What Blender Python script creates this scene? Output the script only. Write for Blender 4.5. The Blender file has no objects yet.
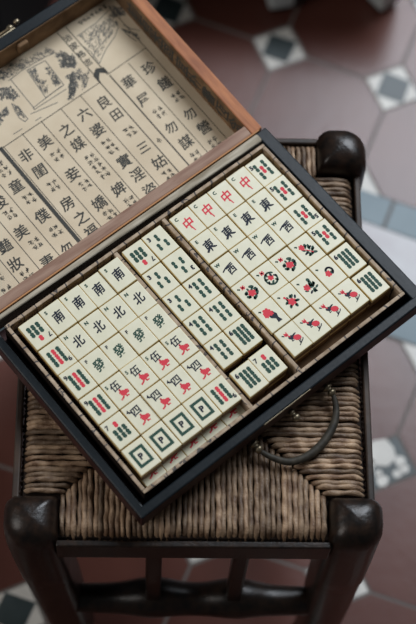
import bpy, bmesh, math, random
from mathutils import Vector, Matrix
C = bpy.context.scene.collection
S = bpy.context.scene
R = math.radians
PI = math.pi
rnd = random.Random(7)

# ------------------------------------------------------------------ camera
cd = bpy.data.cameras.new('camera'); cam = bpy.data.objects.new('camera', cd); C.objects.link(cam)
_r = Vector((0.99934799, -0.00198624, 0.03605065)); _u = Vector((-0.01308395, 0.91069532, 0.41287145)); _b = -Vector((0.03365123, 0.41307394, -0.91007555))
M = Matrix((( _r.x, _u.x, _b.x), (_r.y, _u.y, _b.y), (_r.z, _u.z, _b.z))).to_4x4()
M.translation = (-0.0373, -0.5946, 1.79)
cam.matrix_world = M
cd.sensor_fit = 'VERTICAL'; cd.sensor_height = 36; cd.sensor_width = 24
cd.lens = 1617.9 / 624 * 36
cd.clip_start = 0.05; cd.clip_end = 50
cd.dof.use_dof = True; cd.dof.focus_distance = 1.445; cd.dof.aperture_fstop = 3.8
S.camera = cam

# ------------------------------------------------------------------ light and exposure
S.view_settings.view_transform = 'Standard'; S.view_settings.look = 'None'
S.view_settings.gamma = 1.0; S.view_settings.exposure = 0.0; S.view_settings.use_curve_mapping = False
w = bpy.data.worlds.new('world'); S.world = w; w.use_nodes = True
bg = w.node_tree.nodes['Background']; bg.inputs[0].default_value = (0.62, 0.62, 0.64, 1); bg.inputs[1].default_value = 0.10
def area(name, loc, target, size, energy, col):
    l = bpy.data.lights.new(name, 'AREA'); l.shape = 'RECTANGLE'; l.size = size[0]; l.size_y = size[1]; l.energy = energy; l.color = col
    o = bpy.data.objects.new(name, l); C.objects.link(o); o.location = loc
    o.rotation_euler = (Vector(target) - Vector(loc)).to_track_quat('-Z', 'Y').to_euler(); return o
area('window_daylight', (1.30, 2.05, 3.05), (0.05, 0.0, 0.4), (1.75, 1.75), 138, (0.90, 0.965, 1.05))
area('left_fill', (-2.0, -0.5, 2.0), (0.0, 0.0, 0.3), (1.4, 1.4), 25, (1.0, 0.95, 0.90))  # added fill lamp, lifts the dark left side of floor and rush

# ------------------------------------------------------------------ materials
def mat(name, col, rough=0.6, spec=0.4, metal=0.0, var=None, scale=60, bump=0.0, bscale=200, coat=0.0, stretch=None, vcol=False, detail=4):
    m = bpy.data.materials.new(name); m.use_nodes = True; nt = m.node_tree; N = nt.nodes; L = nt.links
    p = N['Principled BSDF']; p.inputs['Base Color'].default_value = (*col, 1); p.inputs['Roughness'].default_value = rough
    p.inputs['Specular IOR Level'].default_value = spec; p.inputs['Metallic'].default_value = metal; p.inputs['Coat Weight'].default_value = coat
    p.inputs['Coat Roughness'].default_value = 0.25
    tc = N.new('ShaderNodeTexCoord'); src = tc.outputs['Object']
    if stretch:
        mp = N.new('ShaderNodeMapping'); mp.inputs['Scale'].default_value = stretch; L.new(src, mp.inputs[0]); src = mp.outputs[0]
    colout = None
    if var:
        n = N.new('ShaderNodeTexNoise'); n.inputs['Scale'].default_value = scale; n.inputs['Detail'].default_value = detail; L.new(src, n.inputs['Vector'])
        r = N.new('ShaderNodeValToRGB'); r.color_ramp.elements[0].position = 0.35; r.color_ramp.elements[1].position = 0.68
        r.color_ramp.elements[0].color = (*col, 1); r.color_ramp.elements[1].color = (*var, 1); L.new(n.outputs['Fac'], r.inputs[0]); colout = r.outputs[0]
    if vcol:
        a = N.new('ShaderNodeAttribute'); a.attribute_name = 'tone'
        mx = N.new('ShaderNodeMix'); mx.data_type = 'RGBA'; mx.blend_type = 'MULTIPLY'; mx.inputs[0].default_value = 1
        if colout: L.new(colout, mx.inputs[6])
        else: mx.inputs[6].default_value = (*col, 1)
        L.new(a.outputs['Color'], mx.inputs[7]); colout = mx.outputs[2]
    if colout: L.new(colout, p.inputs['Base Color'])
    if bump:
        n2 = N.new('ShaderNodeTexNoise'); n2.inputs['Scale'].default_value = bscale; n2.inputs['Detail'].default_value = 3; L.new(src, n2.inputs['Vector'])
        b = N.new('ShaderNodeBump'); b.inputs['Strength'].default_value = bump; b.inputs['Distance'].default_value = 0.001; L.new(n2.outputs['Fac'], b.inputs['Height']); L.new(b.outputs[0], p.inputs['Normal'])
    return m

M_ = {}
M_['floor_red'] = mat('red_cement_tile', (0.078, 0.028, 0.021), 0.27, 0.36, var=(0.115, 0.044, 0.033), scale=5, bump=0.15, bscale=60)
M_['grout'] = mat('grout', (0.15, 0.135, 0.125), 0.8, 0.2)
M_['floor_white'] = mat('white_cement_tile', (0.50, 0.48, 0.44), 0.4, var=(0.64, 0.62, 0.57), scale=25)
M_['floor_dark'] = mat('dark_green_cement_tile', (0.022, 0.034, 0.036), 0.4, var=(0.045, 0.062, 0.065), scale=25)
M_['floor_blue'] = mat('blue_grey_cement_tile', (0.10, 0.155, 0.18), 0.4, var=(0.14, 0.20, 0.225), scale=14)
M_['floor_marble'] = mat('mottled_white_tile', (0.50, 0.50, 0.50), 0.35, var=(0.34, 0.28, 0.30), scale=9)
M_['stool'] = mat('dark_stained_wood', (0.0055, 0.0040, 0.0033), 0.33, 0.34, var=(0.020, 0.011, 0.007), scale=22, stretch=(6, 6, 1), bump=0.25, bscale=60, coat=0.0)
M_['board'] = mat('worn_edge_wood', (0.014, 0.010, 0.008), 0.5, 0.3, var=(0.050, 0.030, 0.019), scale=30, bump=0.3, bscale=90)
M_['rush'] = mat('twisted_rush', (0.130, 0.074, 0.042), 0.5, 0.4, var=(0.38, 0.262, 0.167), scale=90, bump=0.8, bscale=600, vcol=True)
M_['under'] = mat('padding_gap_shade', (0.015, 0.010, 0.008), 0.9, 0.1)  # near-black tone paints in the shade between strands and around the tray
M_['lacquer'] = mat('black_lacquer', (0.006, 0.009, 0.011), 0.34, 0.20, var=(0.010, 0.014, 0.017), scale=40, bump=0.08, bscale=300)
M_['maroon'] = mat('dark_maroon_side', (0.052, 0.018, 0.016), 0.5, 0.3, var=(0.028, 0.013, 0.012), scale=50)
M_['rim_red'] = mat('red_brown_bare_wood', (0.42, 0.17, 0.075), 0.6, 0.25, var=(0.25, 0.095, 0.048), scale=55, stretch=(3, 0.5, 3), bump=0.3, bscale=250)
M_['rim_pink'] = mat('worn_brown_wood', (0.21, 0.115, 0.078), 0.62, 0.3, var=(0.34, 0.225, 0.165), scale=50, stretch=(0.35, 3, 3), bump=0.4, bscale=250)
M_['rim_orange'] = mat('orange_wood_edge', (0.42, 0.20, 0.08), 0.6, 0.3)
M_['rim_grey'] = mat('weathered_grey_wood', (0.22, 0.185, 0.13), 0.7, 0.25, var=(0.48, 0.43, 0.34), scale=60, stretch=(0.4, 3, 3), bump=0.4, bscale=300)
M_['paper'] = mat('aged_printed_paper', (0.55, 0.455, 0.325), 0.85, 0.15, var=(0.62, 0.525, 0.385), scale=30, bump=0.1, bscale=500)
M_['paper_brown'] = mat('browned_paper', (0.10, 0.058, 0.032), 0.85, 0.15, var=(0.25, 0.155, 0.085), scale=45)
M_['ink'] = mat('grey_black_ink', (0.060, 0.060, 0.055), 0.8, 0.1)
M_['ink_art'] = mat('blue_grey_ink', (0.15, 0.15, 0.14), 0.8, 0.1)
M_['bone'] = mat('ivory_bone', (0.64, 0.615, 0.46), 0.36, 0.35, var=(0.69, 0.665, 0.515), scale=90)
M_['bone_edge'] = mat('yellowed_bone_edge', (0.60, 0.45, 0.17), 0.5, 0.3, var=(0.68, 0.54, 0.27), scale=120)
M_['bamboo'] = mat('bamboo_back', (0.135, 0.070, 0.032), 0.5, 0.35, var=(0.22, 0.125, 0.06), scale=100, stretch=(1, 1, 6))
M_['green'] = mat('green_engraving', (0.022, 0.062, 0.045), 0.6, 0.2)
M_['red'] = mat('red_engraving', (0.60, 0.045, 0.065), 0.6, 0.2)
M_['navy'] = mat('blue_black_engraving', (0.014, 0.018, 0.030), 0.6, 0.2)
M_['brass'] = mat('tarnished_brass', (0.30, 0.25, 0.17), 0.42, 0.5, metal=0.9, var=(0.22, 0.18, 0.12), scale=150)
M_['iron'] = mat('dark_patinated_metal', (0.016, 0.014, 0.010), 0.62, 0.3, metal=0.0, var=(0.045, 0.038, 0.027), scale=120, bump=0.3)
M_['blackwood'] = mat('black_furniture_wood', (0.006, 0.006, 0.006), 0.7, 0.15)
M_['whitepaint'] = mat('off_white_paint', (0.50, 0.54, 0.54), 0.5, 0.3, var=(0.40, 0.43, 0.43), scale=20)

def print_mat():          # beige paper printed with bamboo joints and inky scribbles, used on the tray
    m = bpy.data.materials.new('bamboo_print_paper'); m.use_nodes = True; nt = m.node_tree; N = nt.nodes; L = nt.links
    p = N['Principled BSDF']; p.inputs['Roughness'].default_value = 0.7; p.inputs['Specular IOR Level'].default_value = 0.25
    uv = N.new('ShaderNodeUVMap'); sx = N.new('ShaderNodeSeparateXYZ'); L.new(uv.outputs[0], sx.inputs[0])
    nz = N.new('ShaderNodeTexNoise'); nz.inputs['Scale'].default_value = 45; nz.inputs['Detail'].default_value = 3; L.new(uv.outputs[0], nz.inputs['Vector'])
    def mth(op, a, b=None):
        n = N.new('ShaderNodeMath'); n.operation = op
        for i, v in enumerate((a, b)):
            if v is None: continue
            if isinstance(v, (int, float)): n.inputs[i].default_value = v
            else: L.new(v, n.inputs[i])
        return n.outputs[0]
    x = mth('ADD', sx.outputs[0], mth('MULTIPLY', nz.outputs['Fac'], 0.012))
    fr = mth('FRACT', mth('DIVIDE', x, 0.0165))
    line = mth('LESS_THAN', fr, 0.085)
    n2 = N.new('ShaderNodeTexNoise'); n2.inputs['Scale'].default_value = 190; n2.inputs['Detail'].default_value = 2; L.new(uv.outputs[0], n2.inputs['Vector'])
    n3 = N.new('ShaderNodeTexNoise'); n3.inputs['Scale'].default_value = 28; n3.inputs['Detail'].default_value = 2; L.new(uv.outputs[0], n3.inputs['Vector'])
    blot = mth('MULTIPLY', mth('GREATER_THAN', n2.outputs['Fac'], 0.57), mth('GREATER_THAN', n3.outputs['Fac'], 0.56))
    ink = mth('MULTIPLY', mth('MAXIMUM', line, blot), 0.85)
    n4 = N.new('ShaderNodeTexNoise'); n4.inputs['Scale'].default_value = 110; n4.inputs['Detail'].default_value = 4; L.new(uv.outputs[0], n4.inputs['Vector'])
    r = N.new('ShaderNodeValToRGB'); r.color_ramp.elements[0].position = 0.3; r.color_ramp.elements[1].position = 0.7
    r.color_ramp.elements[0].color = (0.22, 0.155, 0.10, 1); r.color_ramp.elements[1].color = (0.46, 0.36, 0.26, 1); L.new(n4.outputs['Fac'], r.inputs[0])
    mx = N.new('ShaderNodeMix'); mx.data_type = 'RGBA'; L.new(ink, mx.inputs[0]); L.new(r.outputs[0], mx.inputs[6]); mx.inputs[7].default_value = (0.03, 0.032, 0.04, 1)
    L.new(mx.outputs[2], p.inputs['Base Color']); return m
M_['print'] = print_mat()

# ------------------------------------------------------------------ helpers
def mesh_obj(name, bm, mats, parent=None, smooth=False, loc=None):
    me = bpy.data.meshes.new(name); bm.normal_update(); bm.to_mesh(me); bm.free()
    for m in (mats if isinstance(mats, (list, tuple)) else [mats]): me.materials.append(M_[m])
    if smooth:
        for p in me.polygons: p.use_smooth = True
    o = bpy.data.objects.new(name, me); C.objects.link(o); o.parent = parent
    if loc: o.location = loc
    return o
def empty(name, loc, rz, label, cat, group=None):
    o = bpy.data.objects.new(name, None); C.objects.link(o); o.location = loc; o.rotation_euler = (0, 0, rz); o.empty_display_size = 0.02
    tag(o, label, cat, group); return o
def tag(o, label, cat, group=None, kind=None):
    if label: o['label'] = label
    if cat: o['category'] = cat
    if group: o['group'] = group
    if kind: o['kind'] = kind
def box(bm, x0, x1, y0, y1, z0, z1, bev=0.0, seg=2, mi=0):
    v = [bm.verts.new((x, y, z)) for z in (z0, z1) for y in (y0, y1) for x in (x0, x1)]
    fs = [bm.faces.new([v[i] for i in q]) for q in ((0, 2, 3, 1), (4, 5, 7, 6), (0, 1, 5, 4), (2, 6, 7, 3), (0, 4, 6, 2), (1, 3, 7, 5))]
    for f in fs: f.material_index = mi
    if bev > 0:
        es = list({e for f in fs for e in f.edges})
        r = bmesh.ops.bevel(bm, geom=es, offset=bev, segments=seg, affect='EDGES', profile=0.5, material=mi)
def smooth_path(pts, n=6):
    out = []
    P = [Vector(p) for p in pts]
    for i in range(len(P) - 1):
        p0 = P[max(i - 1, 0)]; p1 = P[i]; p2 = P[i + 1]; p3 = P[min(i + 2, len(P) - 1)]
        for k in range(n):
            t = k / n
            out.append(0.5 * ((2 * p1) + (p2 - p0) * t + (2 * p0 - 5 * p1 + 4 * p2 - p3) * t * t + (3 * p1 - p0 - 3 * p2 + p3) * t ** 3))
    out.append(P[-1]); return out
def tube(bm, pts, rad, seg=10, cap=True, twist=0.0, lobes=0.0, layer=None, tone=None, up=(0, 0, 1), phase=0.0, flat=1.0):
    pts = [Vector(p) for p in pts]; rings = []; s = 0
    for i, p in enumerate(pts):
        t = (pts[min(i + 1, len(pts) - 1)] - pts[max(i - 1, 0)]).normalized()
        if i: s += (p - pts[i - 1]).length
        a = t.cross(Vector(up))
        if a.length < 1e-4: a = t.cross(Vector((1, 0, 0)))
        a.normalize(); b = a.cross(t).normalized()
        r = rad[i] if isinstance(rad, (list, tuple)) else rad
        ring = []
        for k in range(seg):
            ph = 2 * PI * k / seg
            rr = r * (1 + lobes * math.cos(2 * ph - twist * s + phase))
            ring.append(bm.verts.new(p + a * math.cos(ph) * rr + b * math.sin(ph) * rr * flat))
        rings.append(ring)
    fs = []
    for i in range(len(rings) - 1):
        for k in range(seg):
            fs.append(bm.faces.new((rings[i][k], rings[i][(k + 1) % seg], rings[i + 1][(k + 1) % seg], rings[i + 1][k])))
    if cap: fs.append(bm.faces.new(rings[0][::-1])); fs.append(bm.faces.new(rings[-1]))
    if layer is not None:
        for f in fs:
            for l in f.loops: l[layer] = (tone, tone, tone, 1)
def lathe(bm, prof, origin, axis='z', seg=20, mi=0):
    rings = []
    for r, h in prof:
        ring = []
        for k in range(seg):
            c, s = math.cos(2 * PI * k / seg) * r, math.sin(2 * PI * k / seg) * r
            p = {'z': (c, s, h), 'y': (c, h, s), 'x': (h, c, s)}[axis]
            ring.append(bm.verts.new(Vector(p) + Vector(origin)))
        rings.append(ring)
    for i in range(len(rings) - 1):
        for k in range(seg):
            f = bm.faces.new((rings[i][k], rings[i][(k + 1) % seg], rings[i + 1][(k + 1) % seg], rings[i + 1][k])); f.material_index = mi
    for ring in (rings[0], rings[-1]):
        f = bm.faces.new(ring); f.material_index = mi
    bmesh.ops.recalc_face_normals(bm, faces=bm.faces[:])
def poly(bm, pts, z=0.0, mi=0):
    try: f = bm.faces.new([bm.verts.new((x, y, z)) for x, y in pts])
    except ValueError: return
    f.material_index = mi
    f.normal_update()
    if f.normal.z < 0: f.normal_flip()
def stroke(bm, pts, wd, z=0.0, mi=0):
    for (x0, y0), (x1, y1) in zip(pts[:-1], pts[1:]):
        d = Vector((x1 - x0, y1 - y0)); L_ = d.length
        if L_ < 1e-7: continue
        d /= L_; n = Vector((-d.y, d.x)) * wd / 2; x0_, y0_ = x0 - d.x * wd * .2, y0 - d.y * wd * .2; x1_, y1_ = x1 + d.x * wd * .2, y1 + d.y * wd * .2
        poly(bm, [(x0_ - n.x, y0_ - n.y), (x1_ - n.x, y1_ - n.y), (x1_ + n.x, y1_ + n.y), (x0_ + n.x, y0_ + n.y)], z, mi)
def disc(bm, x, y, rx, ry=None, rot=0.0, z=0.0, mi=0, n=10):
    ry = ry or rx; c, s = math.cos(rot), math.sin(rot)
    poly(bm, [(x + c * rx * math.cos(2 * PI * k / n) - s * ry * math.sin(2 * PI * k / n), y + s * rx * math.cos(2 * PI * k / n) + c * ry * math.sin(2 * PI * k / n)) for k in range(n)], z, mi)
_gc = {}
def glyph_mesh(ch, bold):
    k = (ch, bold)
    if k not in _gc:
        cu = bpy.data.curves.new('g', 'FONT'); cu.body = ch; cu.resolution_u = 2; cu.offset = bold
        o = bpy.data.objects.new('g', cu); C.objects.link(o); dg = bpy.context.evaluated_depsgraph_get(); dg.update()
        me = bpy.data.meshes.new_from_object(o.evaluated_get(dg)); vs = [v.co.copy() for v in me.vertices]; fs = [list(p.vertices) for p in me.polygons]
        bpy.data.objects.remove(o); bpy.data.curves.remove(cu); bpy.data.meshes.remove(me)
        xs = [v.x for v in vs]; ys = [v.y for v in vs]; cx, cy = (min(xs) + max(xs)) / 2, (min(ys) + max(ys)) / 2
        _gc[k] = ([(v.x - cx, v.y - cy) for v in vs], fs)
    return _gc[k]
def glyph(bm, ch, x, y, size, z=0.0, mi=0, bold=0.012, rot=0.0, sx=1.0, fn=None, shear=0.0):
    _glyph(bm, ch, x, y, size, z, mi, rot, sx, fn, shear)
    if bold > .012 and not fn:
        d = (bold - .008) * size
        for k in range(4): _glyph(bm, ch, x + d * math.cos(k * PI / 2 + .6), y + d * math.sin(k * PI / 2 + .6), size, z + (k + 1) * 1.2e-6, mi, rot, sx, fn, shear)
def _glyph(bm, ch, x, y, size, z, mi, rot, sx, fn, shear):
    vs, fs = glyph_mesh(ch, .004 if not fn else .02); c, s = math.cos(rot), math.sin(rot); out = []
    for a, b in vs:
        a = a * sx + shear * b; px, py = x + size * (c * a - s * b), y + size * (s * a + c * b)
        out.append(bm.verts.new(fn(px, py) if fn else (px, py, z)))
    for f in fs:
        try: q = bm.faces.new([out[i] for i in f])
        except ValueError: continue
        q.material_index = mi
# ------------------------------------------------------------------ floor
AH = Vector((math.cos(R(-21.6)), math.sin(R(-21.6)))); BH = Vector((AH.y, -AH.x)); PT = 0.1575; HD = 0.0385
FA = Vector((0.151, -0.052)); FB = Vector((-0.062, -0.142))
OR = Vector((0.271, 0.542)); OF = Vector((0.237, 0.027))
def build_floor():
    bm = bmesh.new()
    names = ['grout', 'floor_red', 'floor_white', 'floor_dark', 'floor_blue', 'floor_marble']
    def face(pts, mi, z):
        vs = [bm.verts.new((p.x, p.y, z)) for p in pts]; f = bm.faces.new(vs); f.material_index = mi; f.normal_update()
        if f.normal.z < 0: f.normal_flip()
    face([Vector((-1.6, -1.3)), Vector((1.9, -1.3)), Vector((1.9, 2.0)), Vector((-1.6, 2.0))], 0, -0.0006)
    g = 0.0022
    def inset(pts, d):
        c = sum(pts, Vector((0, 0))) / len(pts); return [p + (c - p).normalized() * d for p in pts]
    def field(O, VA, VB, j0, j1, cabmin, cabmax):
        PT = (VA.length + VB.length) / 2; AH = VA / PT; BH = VB / PT
        P = lambda i, j: O + VA * i + VB * j
        for i in range(-10, 11):
            for j in range(j0, j1):
                o = [(HD, 0), (PT - HD, 0), (PT, HD), (PT, PT - HD), (PT - HD, PT), (HD, PT), (0, PT - HD), (0, HD)]
                face(inset([P(i, j) + AH * a + BH * b for a, b in o], g), 1, 0)
            for j in range(j0, j1 + 1):
                up = HD if j > cabmin else 0; dn = HD if j < cabmax else 0; c = P(i, j); r = random.Random(i * 31 + j * 7)
                d = HD - g
                pts = [c + AH * d] + ([c + BH * d] if dn else []) + [c - AH * d] + ([c - BH * d] if up else [])
                if len(pts) < 3: continue
                if O is OF and (i, j) == (0, 0):          # the broken, patched cabochon: grey with white flakes
                    face(pts, 4 if False else 3, 0)
                    for (a, b, q) in ((-.3, -.28, .46), (.42, -.22, .17), (.62, 0.0, .15), (.5, .26, .14), (-.55, .30, .24), (.12, .66, .20), (-.1, .45, .12)):
                        cc = c + AH * a * HD * .9 + BH * b * HD * .9
                        face([cc + (AH * math.cos(t) + BH * math.sin(t)) * q * HD * (0.85 + 0.3 * r.random()) for t in [k * PI / 4 for k in range(8)]], 2, 0.0003)
                    continue
                face(pts, 2, 0)
                if dn and up:
                    q = HD * 0.5 - 0.001; k = r.uniform(-.0015, .0015)
                    face([c + AH * (q + k) + BH * q, c - AH * q + BH * q, c - AH * q - BH * (q + k), c + AH * q - BH * q], 3, 0.0003)
    field(OR, AH * .1585, BH * .1585, -8, 1, -99, 1); field(OF, FA, FB, -1, 9, -1, 99)
    vr = OR.dot(BH) + PT; vf = OF.dot(BH) - .156
    for i in range(-11, 12):
        for (v0, v1, mi, off) in ((vr, vr + .042, 4, .055), (vr + .042, vf - .042, 5, .02), (vf - .042, vf, 4, .09)):
            u0 = OR.dot(AH) + i * PT + off; u1 = u0 + PT
            face(inset([AH * a + BH * b for a, b in ((u0, v0), (u1, v0), (u1, v1), (u0, v1))], g), mi, 0)
    o = mesh_obj('floor', bm, names); o['kind'] = 'structure'
    o['label'] = 'dark red octagonal cement floor tiles with small white and green cabochons'
build_floor()

# ------------------------------------------------------------------ stool
stool = empty('rush_stool', (0, 0, 0), 0, 'dark wooden stool with a woven brown rush seat, under the open game case', 'stool')
ST = 0.4475
def post(name, sx, sy, top, lean):
    bm = bmesh.new(); hx, hy = 0.0240, 0.0235
    cx, cy = sx * 0.1405, sy * 0.1835
    rO, rM, rI = 0.0222, 0.0125, 0.005
    def ring(z, k, rk=1.0):
        t = max(0.0, (0.40 - z)) / 0.40
        ox, oy = lean[0] * t, lean[1] * t; pts = []
        for qx, qy in ((1, 1), (-1, 1), (-1, -1), (1, -1)):
            r = rO if (qx == sx and qy == sy) else (rI if (qx == -sx and qy == -sy) else rM)
            r = min(r, hx * .95)
            a0 = math.atan2(qy, qx) - PI / 4
            for n in range(6):
                a = a0 + PI / 2 * n / 5
                pts.append((cx + ox + k * (qx * (hx - r) + r * math.cos(a)), cy + oy + k * (qy * (hy - r) + r * math.sin(a)), z))
        return [bm.verts.new(p) for p in pts]
    prof = [(top, .0), (top - .0006, .25), (top - .0022, .48), (top - .0045, .66), (top - .0078, .80), (top - .012, .90), (top - .0175, .97), (top - .025, 1.0), (.41, 1.01), (.36, 1.03), (.33, 1.03), (.30, 1.03), (.2975, 1.0), (.29, .985), (.20, .97), (.08, .90), (0.0, .88)]
    rings = [ring(z, max(k, .02)) for z, k in prof]
    for a, b in zip(rings[:-1], rings[1:]):
        for i in range(len(a)): bm.faces.new((a[i], b[i], b[(i + 1) % len(a)], a[(i + 1) % len(a)]))
    bm.faces.new(rings[0]); bm.faces.new(rings[-1][::-1])
    bmesh.ops.recalc_face_normals(bm, faces=bm.faces[:])
    return mesh_obj(name, bm, 'stool', stool, smooth=True)
post('leg', -1, -1, .461, (.020, .012)); post('leg', 1, -1, .463, (.006, .006)); post('leg', 1, 1, .466, (.0, -.004)); post('leg', -1, 1, .4515, (.0, -.004))
def bar(name, x0, x1, y0, y1, z0, z1, m='board', bev=.0015):
    bm = bmesh.new(); box(bm, x0, x1, y0, y1, z0, z1, bev); return mesh_obj(name, bm, m, stool)
bar('edge_board', -.1185, .1185, -.2055, -.1995, .409, .4435, 'stool')
bar('edge_board', -.1185, .1185, .1965, .2025, .404, .4425)
bar('edge_board', .1520, .1580, -.162, .162, .404, .4425)
bar('edge_board', -.1580, -.1520, -.162, .162, .404, .4425)
def stretcher(p0, p1, bumps, r0=.0125):
    bm = bmesh.new(); n = 40; P0, P1 = Vector(p0), Vector(p1); pts = []; rad = []
    for i in range(n + 1):
        t = i / n; p = P0.lerp(P1, t); k = sum(math.exp(-((t - b) / .10) ** 2) for b in bumps)
        p.z += .006 * k; pts.append(p); rad.append(r0 + .0045 * k + .002 * math.sin(PI * t))
    tube(bm, pts, rad, 16); return mesh_obj('stretcher', bm, 'stool', stool, smooth=True)
stretcher((-.118, -.182, .180), (.128, -.184, .180), (.34, .68), .0145)
stretcher((-.125, .182, .20), (.125, .182, .20), (.34, .66))
stretcher((-.137, -.16, .15), (-.140, .16, .15), ()); stretcher((.143, -.16, .15), (.140, .16, .15), ())
for x in (-.034, .046): bar('strut', x - .0075, x + .0075, -.191, -.176, .195, .425, 'stool', .003)
for x in (-.04, .04): bar('strut', x - .0075, x + .0075, .176, .191, .205, .425, 'stool', .003)
bm = bmesh.new(); box(bm, -.150, .150, -.197, .195, .424, .4395, .004)
pad = mesh_obj('seat_padding', bm, 'under', stool)
def rush():
    bm = bmesh.new(); lay = bm.loops.layers.float_color.new('tone'); r = random.Random(3)
    r0 = .00248; zc = ST - r0 - .0006; pitch = .0048
    def strand(a, b, edge_drop=True):
        a, b = Vector(a), Vector(b); L_ = (b - a).length
        if L_ < .012: return
        n = max(4, int(L_ / .0028)); pts = []; d = (b - a).normalized(); side = Vector((-d.y, d.x))
        ph = r.uniform(0, 6.28); w1 = r.uniform(-.0007, .0007); fr = r.uniform(20, 50); lift = r.uniform(-.0012, .0003)
        for i in range(n + 1):
            s = L_ * i / n; z = zc + lift
            z -= .013 * max(0, 1 - s / .010) ** 2
            z -= .007 * max(0, 1 - (L_ - s) / .007) ** 2
            q = a + d * s + side * (w1 * math.sin(fr * s + ph))
            pts.append((q.x, q.y, z))
        tube(bm, pts, r0 * r.uniform(.84, 1.08), 10, True, twist=2 * PI / .019 * r.uniform(.8, 1.2), lobes=r.uniform(.11, .21), layer=lay, tone=r.uniform(.45, 1.25), phase=r.uniform(0, 6.28))
    for sy in (-1, 1):
        x = -.1135
        while x < .1145:
            j = r.uniform(-.0004, .0004)
            strand((x + j, sy * .1965), (x + j * .5, sy * (.0445 + abs(x))))
            x += pitch * r.uniform(.93, 1.07)
    for sx in (-1, 1):
        y = -.1555
        while y < .1565:
            j = r.uniform(-.0004, .0004)
            strand((sx * .1495, y + j + r.uniform(-.0006, .0006)), (sx * max(.002, abs(y) - .0435), y + j))
            y += pitch * r.uniform(.93, 1.07)
    o = mesh_obj('rush_seat', bm, 'rush', stool, smooth=True); return o
rush()

# ------------------------------------------------------------------ mahjong case
PH = R(39.37); A0 = Vector((-0.1679, -0.0206, ST))
def W(e, b, z):            # case frame (mm along the long side, mm towards the front, world z) -> world
    return Vector((A0.x + math.cos(PH) * e * .001 + math.sin(PH) * b * .001, A0.y + math.sin(PH) * e * .001 - math.cos(PH) * b * .001, z))
case = empty('mahjong_case', A0, PH, 'open black lacquered wooden game case with a printed paper lid lining, on the rush stool', 'case')
mm = .001
ZR = .482 - ST
bm = bmesh.new()
x0, x1, y0, y1 = -14 * mm, 314.5 * mm, -210.8 * mm, 15.5 * mm; t = 12.6 * mm; rc = 6 * mm
box(bm, x0, x1, y0, y0 + .0092, ZR - .022, ZR, .0014); box(bm, x0, x0 + .0082, y0 + .0005, y1, ZR - .022, ZR - .0002, .0014); box(bm, x1 - t, x1, y0 + .0005, y1, ZR - .022, ZR - .0002, .0014)
box(bm, x0 + rc, x1 - rc, y0 + rc, y1 - rc, .0, .0135, 0)
for f in bm.faces:
    c = f.calc_center_median(); n = f.normal
    if c.z < ZR - .0022 and (c.x < x0 + .0005 or c.x > x1 - .0005 or c.y < y0 + .0005 or c.z < .0136): f.material_index = 1
body = mesh_obj('case_body', bm, ['lacquer', 'maroon'], case)
bm = bmesh.new(); box(bm, x0 + .002, x1 - .004, y1 - .0082, y1 - .0003, .013, ZR - .0003, .0018, 3)
for v in bm.verts:                                             # the rail is worn narrower towards its left end
    if v.co.y < y1 - .004: v.co.y -= .0012 - .0048 * (x1 - v.co.x) / (x1 - x0)
rr = mesh_obj('rear_rail', bm, 'rim_grey', case, smooth=False); rr['label'] = 'weathered grey bare wood rear rail'
bm = bmesh.new(); box(bm, 121 * mm, 174 * mm, y0 - .0005, y0 + .0002, ZR - .003, ZR + .0001, .0002)
mesh_obj('lock_plate', bm, 'brass', case)
bm = bmesh.new(); lathe(bm, [(.0030, 0), (.0030, -.0025), (.0022, -.0030), (.0022, -.0048), (.0036, -.0058), (.0038, -.0075), (.0026, -.0098), (.0006, -.0104)], (152.5 * mm, y0 - .001, .0165), 'y')
mesh_obj('lock_stud', bm, 'brass', case, smooth=True)
bm = bmesh.new()
hp = smooth_path([(109.8, -218, 9.5), (110.5, -222, 8.5), (115, -232, 6.5), (124, -244, 5.8), (138, -249.5, 5.4), (153, -250, 5.4), (168, -246.5, 5.4), (181, -240, 5.8), (190, -231, 6.5), (194, -223, 8.5), (194.8, -219, 9.5)], 5)
n = len(hp); rad = [(.0017 + .0022 * math.sin(PI * i / (n - 1)) ** 1.2) for i in range(n)]
tube(bm, [p * mm for p in hp], rad, 12)
h = mesh_obj('handle', bm, 'iron', case, smooth=True)
for ex in (109.8, 194.8):
    bm = bmesh.new(); lathe(bm, [(.0020, .009), (.0020, .0003), (.0046, .0002), (.0046, -.0014), (.0028, -.0022), (.0026, -.0042), (.0040, -.0050), (.0041, -.0072), (.0026, -.0092), (.0006, -.0098)], (ex * mm, y0 - .002, .0095), 'y')
    mesh_obj('handle_knob', bm, 'brass', h, smooth=True)

AL = R(3.5)
lid = bpy.data.objects.new('lid', None)
bm = bmesh.new(); lx0, lx1, ly1, LD = -13.5 * mm, 311.5 * mm, 224.5 * mm, .0335
box(bm, lx0, lx1, .001, ly1, -LD, -LD + .0035, .0008)                      # panel
box(bm, lx0, lx1, ly1 - .012, ly1, -LD + .003, 0, .0012)                    # far wall
box(bm, lx0, lx0 + .012, .012, ly1 - .0125, -LD + .003, 0, .0012)           # left wall
lid = mesh_obj('lid', bm, 'lacquer', case); lid.location = (0, 16.5 * mm, ZR); lid.rotation_euler = (AL, 0, 0)
bm = bmesh.new(); box(bm, lx1 - .0122, lx1, .0003, ly1 - .0122, -LD + .003, .0003, .0010)
for f in bm.faces:
    if f.calc_center_median().x > lx1 - .0002: f.material_index = 1
o = mesh_obj('side_rail', bm, ['rim_red', 'lacquer'], lid); o['label'] = 'red-brown bare wood side rail'
bm = bmesh.new(); box(bm, lx0, lx1 - .0125, .0006, .0115, -LD + .003, .0003, .0010)
o = mesh_obj('hinge_rail', bm, 'rim_pink', lid); o['label'] = 'worn brown wood hinge rail'
bm = bmesh.new(); box(bm, lx0 + .002, lx1 - .004, -.0008, .0007, -.004, .0006, .0004)
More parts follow.
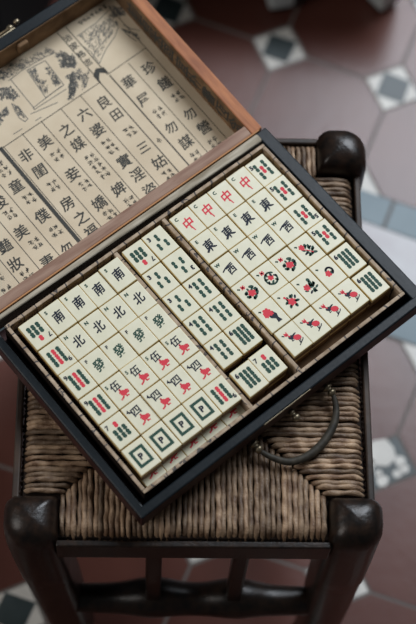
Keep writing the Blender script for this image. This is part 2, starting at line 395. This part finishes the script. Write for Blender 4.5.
mesh_obj('hinge_edge', bm, 'rim_orange', lid)
PZ = -LD + .0036
bm = bmesh.new()
box(bm, lx1 - .0126, lx1 - .0121, .0118, ly1 - .0124, PZ, -.0008, 0); box(bm, lx0 + .013, lx1 - .0128, ly1 - .0126, ly1 - .0121, PZ, -.0008, 0)
wl = bm
bm = bmesh.new(); box(bm, .183, .195, ly1 - .0175, ly1 - .0122, -.018, -.005, .002)
mesh_obj('catch_block', bm, 'paper_brown', lid)
bm = bmesh.new(); box(bm, .150, .192, ly1, ly1 + .0012, -.020, -.001, .0003)
lathe(bm, [(.0012, 0), (.0014, .020), (.0030, .022), (.0032, .025), (.0008, .028)], (.166, ly1 + .006, -.007), 'x', 12)
lathe(bm, [(.0008, -.0030), (.0022, -.0022), (.0028, 0), (.0022, .0022), (.0008, .0030)], (.199, ly1 + .008, -.007), 'x', 12)
lathe(bm, [(.0015, -.0002), (.0015, .006)], (.189, ly1, -.005), 'y', 10)
mesh_obj('clasp', bm, 'brass', lid, smooth=True)

# the lining with its printed lines, pictures and writing
PZ2 = PZ + .00022
bm = bmesh.new(); box(bm, lx0 + .0121, lx1 - .0124, .0116, ly1 - .0122, PZ - .0001, PZ + .0001, 0)
INK, ART = 1, 2
def vline(e, wd=.45, s0=11.8, s1=143): stroke(bm, [(e * mm, s0 * mm), (e * mm, s1 * mm)], wd * 1.5 * mm, PZ2, INK)
for e in (20.5, 43.5, 66.3, 89.2, 137.6, 160, 183, 206.5): vline(e)
vline(115.4, .4); vline(112.2, 2.5); vline(230.4, .7); vline(242.6, .9); vline(265.4, .45); vline(289.4, .45, 11.8, 205)
stroke(bm, [(2 * mm, 141.5 * mm), (231 * mm, 142.6 * mm)], .8 * mm, PZ2, INK); stroke(bm, [(242 * mm, 145 * mm), (290 * mm, 146 * mm)], .8 * mm, PZ2, INK)
vline(231, .6, 143, 211); vline(241.5, .6, 145, 211)
poly(bm, [(229.5 * mm, 152 * mm), (236.3 * mm, 157 * mm), (243.5 * mm, 153.5 * mm), (243.5 * mm, 145.5 * mm), (236.4 * mm, 151 * mm), (229.5 * mm, 143 * mm)], PZ2, INK)
BIG = [('珍', 278.1, 126.7), ('饈', 279.8, 104.7), ('勿', 277.8, 63.9), ('營', 279.6, 44.2), ('華', 253, 126.2), ('屋', 252.6, 102.4), ('勿', 254.4, 63.3), ('謀', 256.1, 42.6),
       ('良', 220.4, 123.4), ('田', 221.4, 105.4), ('三', 220.1, 62.4), ('姑', 222.3, 41.5), ('六', 197.2, 124.6), ('婆', 196.9, 103.3), ('實', 196.6, 62.3), ('淫', 197.8, 43.6), ('盜', 197.5, 24),
       ('之', 173.1, 121.3), ('媒', 173, 102.7), ('婢', 174.4, 42.3), ('美', 149.5, 123.1), ('妾', 149.6, 80.8), ('嬌', 151.2, 41.8), ('非', 126.8, 122.5), ('閨', 127.3, 101.6),
       ('房', 126.9, 59.6), ('之', 128.5, 40.4), ('福', 127.5, 23), ('童', 100.2, 102.6), ('僕', 100.7, 63.4), ('勿', 99, 23.2), ('俊', 78, 98.3), ('美', 75.6, 62.2), ('妻', 77.2, 23.5), ('豔', 55, 60), ('妝', 52.5, 39.8), ('用', 76, 122)]
for ch, e, s in BIG: glyph(bm, ch, e * mm, s * mm, (.0142 if ch not in '田三勿' else .0128), PZ2, INK, .022, rot=R(rnd.uniform(-3, 3)), shear=.06)
for ch, e, s in (('治', 235.3, 200), ('家', 235.4, 189.3), ('格', 234.8, 178), ('言', 235, 167)): glyph(bm, ch, e * mm, s * mm, .0085, PZ2, INK, .02)
def note(e, s, rows, cols=2, sp=6.2):
    for c in range(cols):
        for r_ in range(rows if c else rows - (rows > 2 and cols > 1 and rnd.random() < .3)):
            cx = e + (c - (cols - 1) / 2) * 6.0 + rnd.uniform(-.3, .3); cy = s + ((rows - 1) / 2 - r_) * sp - c * .4
            for k in range(11):
                a = rnd.choice((0, 0, PI / 2, PI / 2, PI / 4, -PI / 4)) + rnd.uniform(-.15, .15); l = rnd.uniform(.7, 1.9)
                px, py = cx + rnd.uniform(-1.5, 1.5), cy + rnd.uniform(-1.7, 1.7)
                stroke(bm, [((px - math.cos(a) * l) * mm, (py - math.sin(a) * l) * mm), ((px + math.cos(a) * l) * mm, (py + math.sin(a) * l) * mm)], .42 * mm, PZ2, INK)
for e, s, r_, c in ((280.4, 86, 2, 2), (277, 26, 2, 2), (255.7, 83, 2, 2), (254.9, 25, 2, 2), (236.9, 59.7, 1, 1), (220.8, 84, 2, 2), (221.3, 26, 2, 2), (195.5, 83, 3, 2), (173.3, 74, 5, 2), (175.2, 25.5, 2, 2),
                    (150.2, 105, 2, 2), (152.2, 64.5, 2, 2), (152, 26.5, 2, 2), (128.2, 82, 2, 2), (101, 124, 3, 2), (102, 85, 2, 2), (101.6, 44, 2, 2), (79, 83, 2, 2), (79.5, 45, 2, 2), (54, 25, 2, 2), (55, 85, 3, 2), (31, 45, 4, 2), (31, 22, 2, 2)):
    note(e, s, r_, c)
for k in range(7): note(256 + k * 5.0, 206.5, 1, 1)
ART_LINES = [[(164.0, 196.5), (163.1, 158.8), (177.8, 160.0), (198.5, 161.5)], [(161.7, 196.4), (179.9, 197.8), (205.4, 196.4), (216.4, 194.1)], [(182.5, 195.1), (202.9, 193.0), (200.9, 161.0), (178.8, 160.5), (182.5, 195.1)], [(162.7, 159.1), (162.6, 156.6), (200.2, 156.2)], [(156.8, 155.0), (184.8, 149.5)], [(130.8, 147.5), (140.8, 147.2)], [(156.1, 146.5), (162.7, 146.2)], [(149.1, 175.0), (146.8, 165.9), (145.6, 158.2), (147.5, 151.7), (151.5, 152.5), (151.5, 161.5), (150.9, 169.8), (149.1, 175.0)], [(243.8, 196.1), (254.0, 196.6), (268.6, 197.1), (284.4, 200.5), (293.3, 202.7), (293.0, 194.7), (295.5, 188.7)], [(241.1, 186.0), (244.0, 174.5), (242.8, 159.4)], [(283.0, 180.4), (273.3, 174.1), (257.9, 168.1), (242.8, 159.4)], [(273.7, 179.2), (261.7, 176.0), (249.8, 172.9), (241.6, 168.3)], [(262.9, 192.7), (253.2, 186.4), (245.1, 179.0)], [(275.7, 194.0), (265.3, 188.2), (257.2, 179.4)], [(285.0, 195.2), (275.5, 186.0), (264.3, 180.8)], [(283.9, 177.0), (284.5, 165.7), (287.2, 157.0)], [(288.1, 179.3), (291.4, 171.4), (296.9, 164.7)]]
ART_AREAS = [[(162.9, 211.8), (174.9, 209.5), (192.0, 204.6), (213.9, 202.9), (218.7, 194.0), (204.5, 195.2), (184.7, 198.1), (162.6, 197.6), (154.7, 200.8)], [(150.4, 195.0), (160.4, 190.1), (160.7, 176.8), (154.5, 176.2), (148.5, 183.3), (141.7, 183.3)], [(134.2, 173.3), (143.7, 173.9), (140.9, 167.0), (125.6, 161.7)], [(183.0, 192.8), (190.1, 191.5), (184.8, 178.3), (189.9, 174.5), (181.9, 160.8), (179.3, 168.0), (181.1, 181.1)], [(197.5, 185.9), (201.2, 183.2), (199.8, 163.1), (193.4, 163.9)], [(215.3, 192.5), (223.1, 190.6), (226.9, 175.8), (221.8, 167.7), (215.7, 174.9), (210.0, 176.5)], [(210.6, 168.2), (217.7, 166.8), (212.4, 152.3), (199.0, 144.0), (195.4, 145.4), (205.1, 156.5)], [(220.6, 186.7), (229.3, 182.8), (226.5, 171.6), (218.7, 172.1), (212.8, 176.6)], [(214.9, 167.1), (226.1, 166.6), (223.2, 158.2), (205.5, 150.4), (195.5, 144.9), (201.1, 153.7)], [(219.7, 158.2), (229.5, 158.8), (218.9, 148.2), (210.1, 144.3)], [(245.6, 194.8), (267.7, 195.9), (287.1, 196.3), (284.3, 182.1), (261.2, 172.4), (244.7, 163.3), (246.0, 177.1)], [(290.3, 204.9), (300.3, 194.8), (297.1, 186.2), (287.4, 190.7), (288.5, 198.1)], [(284.6, 176.5), (293.2, 164.6), (291.6, 157.8), (286.6, 168.3)], [(148.8, 170.1), (153.2, 166.8), (149.4, 154.1), (146.2, 160.4)]]

ar = random.Random(5)
def inside(p, pl):
    c = False; j = len(pl) - 1
    for i in range(len(pl)):
        if (pl[i][1] > p[1]) != (pl[j][1] > p[1]) and p[0] < (pl[j][0] - pl[i][0]) * (p[1] - pl[i][1]) / (pl[j][1] - pl[i][1]) + pl[i][0]: c = not c
        j = i
    return c
for pl in ART_LINES: stroke(bm, [(a * mm, b * mm) for a, b in pl], .8 * mm, PZ2, ART)
for pl in ART_AREAS:
    xs = [p[0] for p in pl]; ys = [p[1] for p in pl]; ar_ = (max(xs) - min(xs)) * (max(ys) - min(ys)); ang = ar.uniform(0, PI)
    for k in range(int(min(420, ar_ * .75 + 14))):
        p = (ar.uniform(min(xs), max(xs)), ar.uniform(min(ys), max(ys)))
        if not inside(p, pl): continue
        a = ang + ar.uniform(-.7, .7); l = ar.uniform(.8, 2.4); q = (p[0] + math.cos(a) * l * .6, p[1] + math.sin(a) * l * .6 + .5); e2 = (p[0] + math.cos(a + .5) * l * 1.2, p[1] + math.sin(a + .5) * l * 1.2)
        if max(e2[1], q[1], p[1]) > 211.5 or max(e2[0], q[0]) > 298.5: continue
        stroke(bm, [(p[0] * mm, p[1] * mm), (q[0] * mm, q[1] * mm), (e2[0] * mm, e2[1] * mm)], ar.uniform(.4, .75) * mm, PZ2, ART)
mesh_obj('paper_lining', bm, ['paper', 'ink', 'ink_art'], lid)
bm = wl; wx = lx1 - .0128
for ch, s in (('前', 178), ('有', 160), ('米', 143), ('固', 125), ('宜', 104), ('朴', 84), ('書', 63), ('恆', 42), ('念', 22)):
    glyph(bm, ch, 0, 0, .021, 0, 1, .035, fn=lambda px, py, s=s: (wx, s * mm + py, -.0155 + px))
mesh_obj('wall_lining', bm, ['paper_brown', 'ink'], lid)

# ------------------------------------------------------------------ tray
TF = .464                      # world z of the tray's inner floor
tray = empty('tile_tray', W(0, 0, TF - .003), PH, 'shallow beige bamboo-print tray with three compartments, sitting inside the black case', 'tray')
TT = .490 - (TF - .003)
def wall(name, x0, x1, y0, y1, ztop, z0=0.0):
    bm = bmesh.new(); box(bm, x0 * mm, x1 * mm, y0 * mm, y1 * mm, z0, ztop, .0007, 2)
    bm.normal_update(); uvl = bm.loops.layers.uv.new('UVMap'); lx = (x1 - x0) > (y1 - y0); off = rnd.uniform(0, 1)
    for f in bm.faces:
        q = f.calc_center_median()
        if q.y > -.0004 or q.y < -.1966 or q.x < .0004 or q.x > .2972: f.material_index = 1        # gap shadow painted on the tray's outside
        for l in f.loops:
            c = l.vert.co; l[uvl].uv = ((c.x if lx else c.y) + off, (c.y if lx else c.x) + c.z)
    return mesh_obj(name, bm, ['print', 'under'], tray)
wall('tray_wall', 0, 297.6, -3.5, 0, TT); wall('tray_wall', 0, 297.6, -197, -193.5, TT); wall('tray_wall', 0, 3.5, -193.5, -3.5, TT - .0002); wall('tray_wall', 294.1, 297.6, -193.5, -3.5, TT - .0002)
wall('divider', 118.4, 122.6, -193.5, -3.5, TT - .0010, .003); wall('divider', 173.8, 177.6, -193.5, -3.5, TT - .0010, .003)
bm = bmesh.new(); box(bm, 3.5 * mm, 294.1 * mm, -193.5 * mm, -3.5 * mm, 0, .003, 0); mesh_obj('tray_floor', bm, 'paper_brown', tray)
bm = bmesh.new()
for a, b, yb in ((5, 118.4, 160.5), (122.6, 173.6, 155.5), (177.8, 292.8, 152)): box(bm, (a + .1) * mm, (b - .1) * mm, -yb * mm, -5.1 * mm, .003, .0159, 0)
mesh_obj('raised_floor', bm, 'under', tray)

# ------------------------------------------------------------------ tiles
TW, TH, TD = 21.85, 28.55, 13.0
def tile_parts():
    bm = bmesh.new(); box(bm, -TW / 2 * mm, TW / 2 * mm, -TH / 2 * mm, TH / 2 * mm, 7.6 * mm, TD * mm, .0008, 3); bm.normal_update()
    for f in bm.faces: f.material_index = 0 if f.normal.z > .80 else 1
    for f in bm.faces:
        if f.normal.z < .2 and False: f.material_index = 1
    a = mesh_obj('bone_face', bm, ['bone', 'bone_edge'])
    bm = bmesh.new(); box(bm, (-TW / 2 + .05) * mm, (TW / 2 - .05) * mm, (-TH / 2 + .05) * mm, (TH / 2 - .05) * mm, 0, 8.2 * mm, .0008, 2)
    b = mesh_obj('bamboo_back', bm, 'bamboo'); return a, b
pa, pb = tile_parts(); ma, mb = pa.data, pb.data
bpy.data.objects.remove(pa); bpy.data.objects.remove(pb)
G, RD, NV = 0, 1, 2
MZ = (TD + .04) * mm
def stick(bm, x, y, c, w=2.7, l=5.2, beads=2, z=MZ):
    r = w / 2 * mm; h = (l / 2 * mm - r)
    pts = []
    for k in range(7): a = PI * k / 6; pts.append((x * mm + r * math.cos(a), y * mm + h + r * math.sin(a)))
    pts.append((x * mm - r * .78, y * mm))
    for k in range(7): a = PI + PI * k / 6; pts.append((x * mm + r * math.cos(a), y * mm - h + r * math.sin(a)))
    pts.append((x * mm + r * .78, y * mm)); poly(bm, pts, z, c)
def blossom(bm, x, y, r, c=RD, k0=0.):
    for k in range(6): a = 2 * PI * k / 6 + k0; disc(bm, (x + r * .62 * math.cos(a)) * mm, (y + r * .62 * math.sin(a)) * mm, r * .56 * mm, r * .44 * mm, a, MZ + k * 2e-6, c, 8)
    disc(bm, x * mm, y * mm, r * .42 * mm, None, 0, MZ + 2e-5, c, 8)
def leaf(bm, x, y, l, w, deg, c=G): disc(bm, x * mm, y * mm, l * .58 * mm, w * .68 * mm, R(deg), MZ + 3e-6, c, 10)
def st(bm, pts, wd, c): stroke(bm, [(a * mm, b * mm) for a, b in pts], wd * mm, MZ + 1e-5, c)
IX, IY = -6.6, 8.6
def wan(bm, x, y):          # brush-written 'ten thousand', simplified to its red strokes
    for a, b_, rx, ry, d in ((-.6, 1.6, 2.6, 1.5, -10), (2.8, .6, 2.0, 1.3, 10), (.8, -1.2, 3.2, 1.5, 0), (-1.2, .0, 1.8, 1.2, 30)): disc(bm, (x + a) * mm, (y + b_) * mm, rx * mm, ry * mm, R(d), MZ + 2e-6 * rx, RD)
    st(bm, [(x - 1.6, y + 4.4), (x - .4, y + 2.2)], 1.4, RD); st(bm, [(x - .6, y + 4.6), (x - 3.0, y + .8)], .9, RD)
    st(bm, [(x - .4, y - 1.5), (x - 2.4, y - 3.6), (x - 5.0, y - 4.6)], 1.5, RD); st(bm, [(x + .6, y - 1.8), (x + 1.0, y - 4.6)], 1.3, RD)
    st(bm, [(x + 2.0, y - 1.6), (x + 4.6, y - 1.4), (x + 4.6, y + .8)], 1.4, RD); st(bm, [(x + 1.0, y - 4.0), (x + 3.2, y - 4.2)], 1.2, RD)
def mk(kind):
    bm = bmesh.new(); t = kind
    def idx(ch, c, s=4.4, x=IX, y=IY, bold=.03): glyph(bm, ch, x * mm, y * mm, s * mm, MZ, c, bold)
    if t in ('S', 'N', 'E', 'W', 'C', 'F'):
        ch = {'S': '南', 'N': '北', 'E': '東', 'W': '西', 'C': '中', 'F': '發'}[t]
        col = {'C': RD, 'F': G}.get(t, NV); sz = {'C': 13.0, 'F': 12.2}.get(t, 12.2)
        if t == 'W':
            glyph(bm, ch, 1.8 * mm, -1.2 * mm, 9.2 * mm, MZ, col, .040, rot=R(8), sx=.95, shear=.15); st(bm, [(-6.2, 1.0), (-2.0, 3.0), (5.4, 4.6)], 1.3, NV)
        else: glyph(bm, ch, .8 * mm, .2 * mm, sz * .97 * mm, MZ, col, .032, rot=R(8), sx=.88, shear=.18)
        if t in 'SE': st(bm, [(.4, 5.6), (.2, -6.4)], .9, NV)
        if t == 'E': st(bm, [(0, -1), (-4.6, -5.0)], 1.1, NV); st(bm, [(1, -1), (6.2, -4.4)], 1.3, NV)
        idx(t, NV if t == 'F' else G, 4.6, -6.0, 9.3, .07)
        if t == 'C': st(bm, [(.9, -4), (1.6, -9.2)], 1.1, RD)
    elif t in ('5m', '4m'):
        glyph(bm, {'5m': '伍', '4m': '四'}[t], -.9 * mm, 5.2 * mm, 9.4 * mm, MZ, NV, .030, rot=R(6), shear=.1)
        wan(bm, 1.2, -4.0)
        if t == '4m': st(bm, [(-7.2, 7.6), (-5.2, 6.4)], 1.5, NV)
        idx(t[0], NV if t == '4m' else G, 4.8, -7.6, 8.2, .06)
    elif t == 'P':
        w_, h_, th = 7.1, 9.0, 2.7
        for (a, b, c_, d) in ((-w_, w_, h_ - th, h_), (-w_, w_, -h_, -h_ + th), (-w_, -w_ + th, -h_ + th, h_ - th), (w_ - th, w_, -h_ + th, h_ - th)):
            poly(bm, [(a * mm, b_ * mm) if 0 else (a * mm, c_ * mm), (b * mm, c_ * mm), (b * mm, d * mm), (a * mm, d * mm)], MZ, G)
        glyph(bm, 'P', 0, 0, 8.0 * mm, MZ, NV, .07)
    elif t == '9b':
        for cx, c in ((-4.8, G), (0, RD), (4.8, G)):
            for cy in (5.5, 0, -5.5): stick(bm, cx + .6, cy, c, 3.7, 6.0)
        idx('9', NV, 6.2, -7.4, 7.8, .06)
    elif t == '7b':
        stick(bm, .6, 6.6, RD, 3.9, 6.0)
        for cx in (-4.2, .6, 5.2):
            for cy in (.2, -5.6): stick(bm, cx, cy, G, 3.9, 6.0)
        idx('7', NV, 6.4, -7.2, 8.0, .05)
    elif t == '6b':
        for cx in (-3.6, .8, 5.2):
            for cy in (7.0, 2.6, -1.8, -6.2): stick(bm, cx, cy, G, 3.7, 5.1)
        idx('6', NV, 6.2, -7.4, 8.0, .08)
    elif t == '5b':
        for cx in (-4.0, 5.0):
            for cy in (7.4, 3.1, -2.2, -6.5): stick(bm, cx, cy, G, 3.6, 4.6)
        for cy in (1.8, -1.6): stick(bm, .5, cy * 1.25 + .5, RD, 3.8, 4.6)
        idx('5', NV, 6.0, -7.4, 8.2, .08)
    elif t == '4b':
        for cx in (-2.4, 4.0):
            for cy in (7.4, 3.1, -2.2, -6.5): stick(bm, cx, cy, G, 3.6, 4.6)
        idx('4', NV, 6.0, -6.8, 7.8, .08)
    elif t == '3b':
        for cx, cy in ((.4, 5.4), (-3.4, -3.4), (4.6, -3.4)): stick(bm, cx, cy + 1.9, G, 3.4, 4.2); stick(bm, cx, cy - 1.9, G, 3.4, 4.2)
        idx('3', NV, 6.0, -6.6, 8.2, .08)
    elif t.startswith('fl'):
        v = int(t[2:]); fr = random.Random(v)
        for k in range(7 if v not in (3, 6) else 0):
            a = k * 0.9 + v; q = 3.4 + 2.2 * fr.random(); leaf(bm, 1.0 + q * math.cos(a), -1.6 + q * math.sin(a), 3.4, 1.5, math.degrees(a) + fr.uniform(-50, 50), G if k % 3 else NV)
        st(bm, [(-7.4, 8.6), (-5.6, 7.6)], 1.3, G); st(bm, [(-6.9, 9.0), (-6.1, 6.9)], .8, G)
        if v in (0, 1, 2):
            st(bm, [(-3.6, 9.2), (-1.4, 5.6)], 1.3, RD); st(bm, [(-1, 9), (-3.8, 5.8)], 1.3, RD); st(bm, [(-4, 7.6), (-.4, 7.0)], 1.1, RD)
        if v == 0:
            blossom(bm, 1.2, -1.4, 3.4)
            for a, b, l, d in ((4.2, 3.8, 4.5, -30), (-3.4, 1.0, 4, 40), (-3.6, -3.2, 4.2, -40), (1.0, -6.6, 4.8, 20), (5.6, -3.2, 4, 60), (6.0, .2, 3, 10)): leaf(bm, a, b, l, 2.2, d)
        if v == 1:
            blossom(bm, 1.4, -.6, 2.6)
            for k in range(11):
                a = 2 * PI * k / 12 + .9; leaf(bm, 1.2 + 5.4 * math.cos(a), -1.4 + 6.0 * math.sin(a), 3.6, 1.5, math.degrees(a) + 90)
        if v == 2:
            blossom(bm, -1.6, 2.2, 2.4)
            for a, b, l, d in ((2.8, 3.4, 5, 60), (4.6, -1.6, 6, -30), (1.0, -5.6, 5, 10), (-2.6, -3.6, 4.4, 50), (5.6, -5.2, 4.4, 20), (2.6, -1.2, 4, 100)): leaf(bm, a, b, l, 1.9, d)
            st(bm, [(-1, 1), (1.5, -4), (5, -7)], .7, G)
        if v == 3:                                            # vase of flowers
            blossom(bm, -1.6, 4.4, 3.6); blossom(bm, -3.6, 1.8, 2.4, RD, .4); blossom(bm, .8, 1.8, 2.4, RD, .2)
            poly(bm, [(-2.6 * mm, .6 * mm), (3.4 * mm, 1.8 * mm), (5.0 * mm, -1.6 * mm), (3.8 * mm, -5.2 * mm), (5.2 * mm, -9.4 * mm), (.6 * mm, -9.4 * mm), (1.2 * mm, -5.2 * mm), (-2.2 * mm, -2.4 * mm)], MZ, NV)
        if v == 4:
            blossom(bm, .8, -1.8, 3.5); disc(bm, -2.6 * mm, 5.0 * mm, 1.2 * mm, None, 0, MZ, RD)
            for a, b, l, d in ((-3.6, -.2, 4, 20), (-1.2, 2.4, 4, 70), (3.6, 2.6, 4, 40), (5.4, -3.4, 4, -20), (2.2, -6.8, 3.6, 80), (-3.0, -5.0, 3.6, 50)): leaf(bm, a, b, l, 1.9, d)
            st(bm, [(-2.6, 5), (-.6, 1)], .7, RD)
        if v == 5:
            blossom(bm, -2.2, .6, 3.0)
            for a, b, l, d in ((2.6, 2.4, 5.4, 70), (4.4, .2, 4.4, 20), (2.2, -.8, 4.6, -10), (2.0, -5.2, 4.4, 60), (3.2, 6.0, 3.6, 95)): leaf(bm, a, b, l, 2.5, d)
        if v == 6:
            blossom(bm, -.4, -1.0, 2.9)
            pts = [(1.8 + 3.2 * math.cos(a), .6 + 3.6 * math.sin(a)) for a in [R(150 - k * 22) for k in range(11)]]; st(bm, pts, 2.0, NV)
            leaf(bm, 2.4, -1.6, 3.6, 1.6, 60)
        if v == 7:
            blossom(bm, -2.4, 4.8, 2.6); st(bm, [(-3.2, 2.6), (-.4, .4), (3.6, -4.8)], .9, RD)
            for a, b, l, d in ((3.2, 1.6, 5.4, 75), (5.2, -1.6, 5, 40), (.8, -5.4, 5.4, 10), (4.8, -5.6, 4.6, -30), (-.4, -1.8, 3.6, 60), (1.4, 4.6, 3.4, 80)): leaf(bm, a, b, l, 2.0, d)
    elif t == '1b':                                           # sparrow
        st(bm, [(-7.0, 7.6), (-5.6, 6.2)], 1.2, NV)
        disc(bm, -3.2 * mm, 6.2 * mm, 1.9 * mm, 1.5 * mm, 0, MZ, RD); st(bm, [(-4.4, 8.2), (-2.4, 4.6), (-1.6, 3.0)], 1.2, RD); st(bm, [(-1.8, 8.4), (-3.6, 5.4)], 1.0, RD)
        disc(bm, -.6 * mm, 1.6 * mm, 3.4 * mm, 2.2 * mm, R(-25), MZ + 2e-6, NV); disc(bm, 2.2 * mm, 2.6 * mm, 3.0 * mm, .8 * mm, R(12), MZ + 3e-6, NV)
        disc(bm, 3.4 * mm, -1.4 * mm, 3.7 * mm, 2.9 * mm, R(-30), MZ + 4e-6, RD)
        st(bm, [(-1.6, 0), (-2.4, -1.8), (-.6, -1.6)], .8, NV); st(bm, [(2.8, -3.8), (2.4, -7.6), (.4, -8.6)], .8, NV); st(bm, [(2.4, -7.6), (6.2, -5.6), (7.2, -4.4)], .9, NV); st(bm, [(5, -3.6), (2.4, -7.6)], .7, NV)
    elif t == 'rm':
        wan(bm, 1.0, -5.2)
    bmesh.ops.recalc_face_normals(bm, faces=[])
    o = mesh_obj('engraved_mark', bm, ['green', 'red', 'navy']); me = o.data; bpy.data.objects.remove(o); return me
DESC = {'S': 'black south wind character', 'N': 'black north wind character', 'E': 'black east wind character', 'W': 'black west wind character', 'C': 'red centre dragon character', 'F': 'green dragon character',
        '5m': 'black five over red character', '4m': 'black four over red character', 'P': 'green frame around a letter P', '9b': 'nine sticks, red middle column', '7b': 'seven sticks, one red', '6b': 'six green sticks', '5b': 'five sticks, red middle one',
        '4b': 'four green sticks', '3b': 'three green sticks', '1b': 'red and dark bird', 'fl0': 'red blossom and leaves', 'fl1': 'blossom inside a green wreath', 'fl2': 'small flower above trailing leaves', 'fl3': 'dark vase of red flowers',
        'fl4': 'single red blossom with pointed leaves', 'fl5': 'red flower beside dark leaf cluster', 'fl6': 'red flower under dark curl', 'fl7': 'red flowering spray'}
marks = {}
def tile(kind, e, b, z, rot=0.0, flip=False, label='', group='', mark=True):
    o = empty('mahjong_tile', W(e, b, z), PH + rot + (PI if flip else 0), label, 'mahjong tile', group)
    for nm, me in (('bone_face', ma), ('bamboo_back', mb)):
        c = bpy.data.objects.new(nm, me); C.objects.link(c); c.parent = o
    if mark:
        if kind not in marks: marks[kind] = mk(kind)
        c = bpy.data.objects.new('engraved_mark', marks[kind]); C.objects.link(c); c.parent = o
    return o
ROW = ['top row', 'second row', 'third row', 'fourth row', 'fifth row', 'bottom row']
COL5 = ['leftmost', 'second', 'middle', 'fourth', 'rightmost']; COL2 = ['left', 'right']
COMP = [
 ('left', 8.4, 22.25, 8.9, 29.1, [['7b!', 'S', 'S', 'S', 'S'], ['9b!', 'N', 'N', 'N', 'N'], ['9b', 'F', 'F', 'F', 'F'], ['9b', '5m', '5m', '5m', '5m'], ['7b', '4m', '4m', '4m', '4m'], ['P', 'P', 'P', 'P', '9b!']]),
 ('middle', 124.4, 22.9, 7.8, 28.9, [['7b!', '3b'], ['3b', '3b!'], ['3b', '4b'], ['4b', '4b'], ['4b', '6b'], ['6b', '7b']]),
 ('right', 178.9, 22.35, 7.9, 29.1, [['C', 'C', 'C', 'C', '5b'], ['E', 'E', 'E', 'E', '5b'], ['W', 'W', 'W', 'W', '5b!'], ['fl0', 'fl1', 'fl0', 'fl7', '5b'], ['fl3', 'fl4', 'fl5', 'fl6', '6b'], ['1b', '1b', '1b', '1b', '6b']])]
OFF = {('left', 5, 0): (-.3, .6), ('middle', 5, 0): (.9, 5.6), ('middle', 5, 1): (-.3, 4.9), ('right', 5, 4): (1.2, 2.2), ('right', 5, 0): (1.2, -.4), ('left', 3, 0): (-.3, .3), ('left', 4, 0): (-.5, .3), ('right', 4, 4): (.7, .6), ('right', 3, 4): (.5, -.4), ('right', 2, 0): (0, .3)}
tr = random.Random(11)
for nm, e0, pe, b0, pb_, rows in COMP:
    for r_, row in enumerate(rows):
        for c, k in enumerate(row):
            flip = k.endswith('!'); k = k.rstrip('!'); ox, oy = OFF.get((nm, r_, c), (0, 0))
            col = (COL5 if len(row) == 5 else COL2)[c]
            lab = '%stile with %s, %s of the %s, %s compartment' % ('upside-down ' if flip else '', DESC[k], col, ROW[r_], nm)
            tile(k, e0 + pe * c + TW / 2 + ox - .1 + tr.uniform(-.14, .14), b0 + pb_ * r_ + TH / 2 + oy - .15 + tr.uniform(-.16, .16), .490 - .013 + tr.choice((0, .0002, .0006, .0011, .0016)), R(tr.uniform(-.45, .45)), flip, lab, 'tiles in the %s compartment' % nm)
for nm, e0, pe, b_, n in (('left', 8.0, 22.1, 176.3, 5), ('middle', 124.2, 23.2, 170.5, 2), ('right', 179.4, 22.3, 166.7, 5)):
    for c in range(n):
        col = (COL5 if n == 5 else COL2)[c]
        if nm == 'left': lab = 'tile in the lower layer under the bottom row, %s of the %s compartment' % (col, nm)
        else: lab = 'tile of the lower layer at the front edge, %s of the %s compartment' % (col, nm)
        tile('rm', e0 + pe * c + TW / 2 + tr.uniform(-.1, .1), b_, TF, 0, False, lab, 'lower tiles in the %s compartment' % nm, nm == 'left')

# ------------------------------------------------------------------ things behind the stool
ch = empty('low_chest', (-.50, .80, 0), R(-21), 'almost black low chest behind the case lid, at the upper left', 'chest')
bm = bmesh.new(); box(bm, -.36, .36, -.17, .17, .03, .36, .006); mesh_obj('carcass', bm, 'blackwood', ch)
bm = bmesh.new(); box(bm, -.38, .38, -.19, .19, .36, .385, .006); mesh_obj('top', bm, 'blackwood', ch)
for sx in (-.33, .33):
    for sy in (-.14, .14):
        bm = bmesh.new(); box(bm, sx - .02, sx + .02, sy - .02, sy + .02, 0, .031, .003); mesh_obj('foot', bm, 'blackwood', ch)
ps = empty('cabinet', (.12, .86, 0), 0, 'dark cabinet standing on pale feet, just beyond the top edge of the photo', 'cabinet')
for (x, y, rz) in ((.004, -.188, 12), (.142, -.184, 38), (-.14, .15, 0), (.14, .15, 0)):
    bm = bmesh.new(); box(bm, -.018, .018, -.018, .018, .010, .050, .005)
    f_ = mesh_obj('foot', bm, 'whitepaint', ps, loc=(x, y, 0)); f_.rotation_euler = (0, 0, R(rz)); f_['label'] = 'off-white foot'
    bm = bmesh.new(); box(bm, -.014, .014, -.014, .014, 0, .011, .002); g_ = mesh_obj('foot_pad', bm, 'blackwood', f_)
bm = bmesh.new(); box(bm, -.17, .17, -.185, .18, .049, .17, .006); cb_ = mesh_obj('carcass', bm, 'blackwood', ps)  # unseen body, height shaped for the shade it casts on the floor
for x in (-.165, .003):
    bm = bmesh.new(); box(bm, x, x + .162, -.197, -.185, .062, .16, .003); mesh_obj('door', bm, 'blackwood', ps)
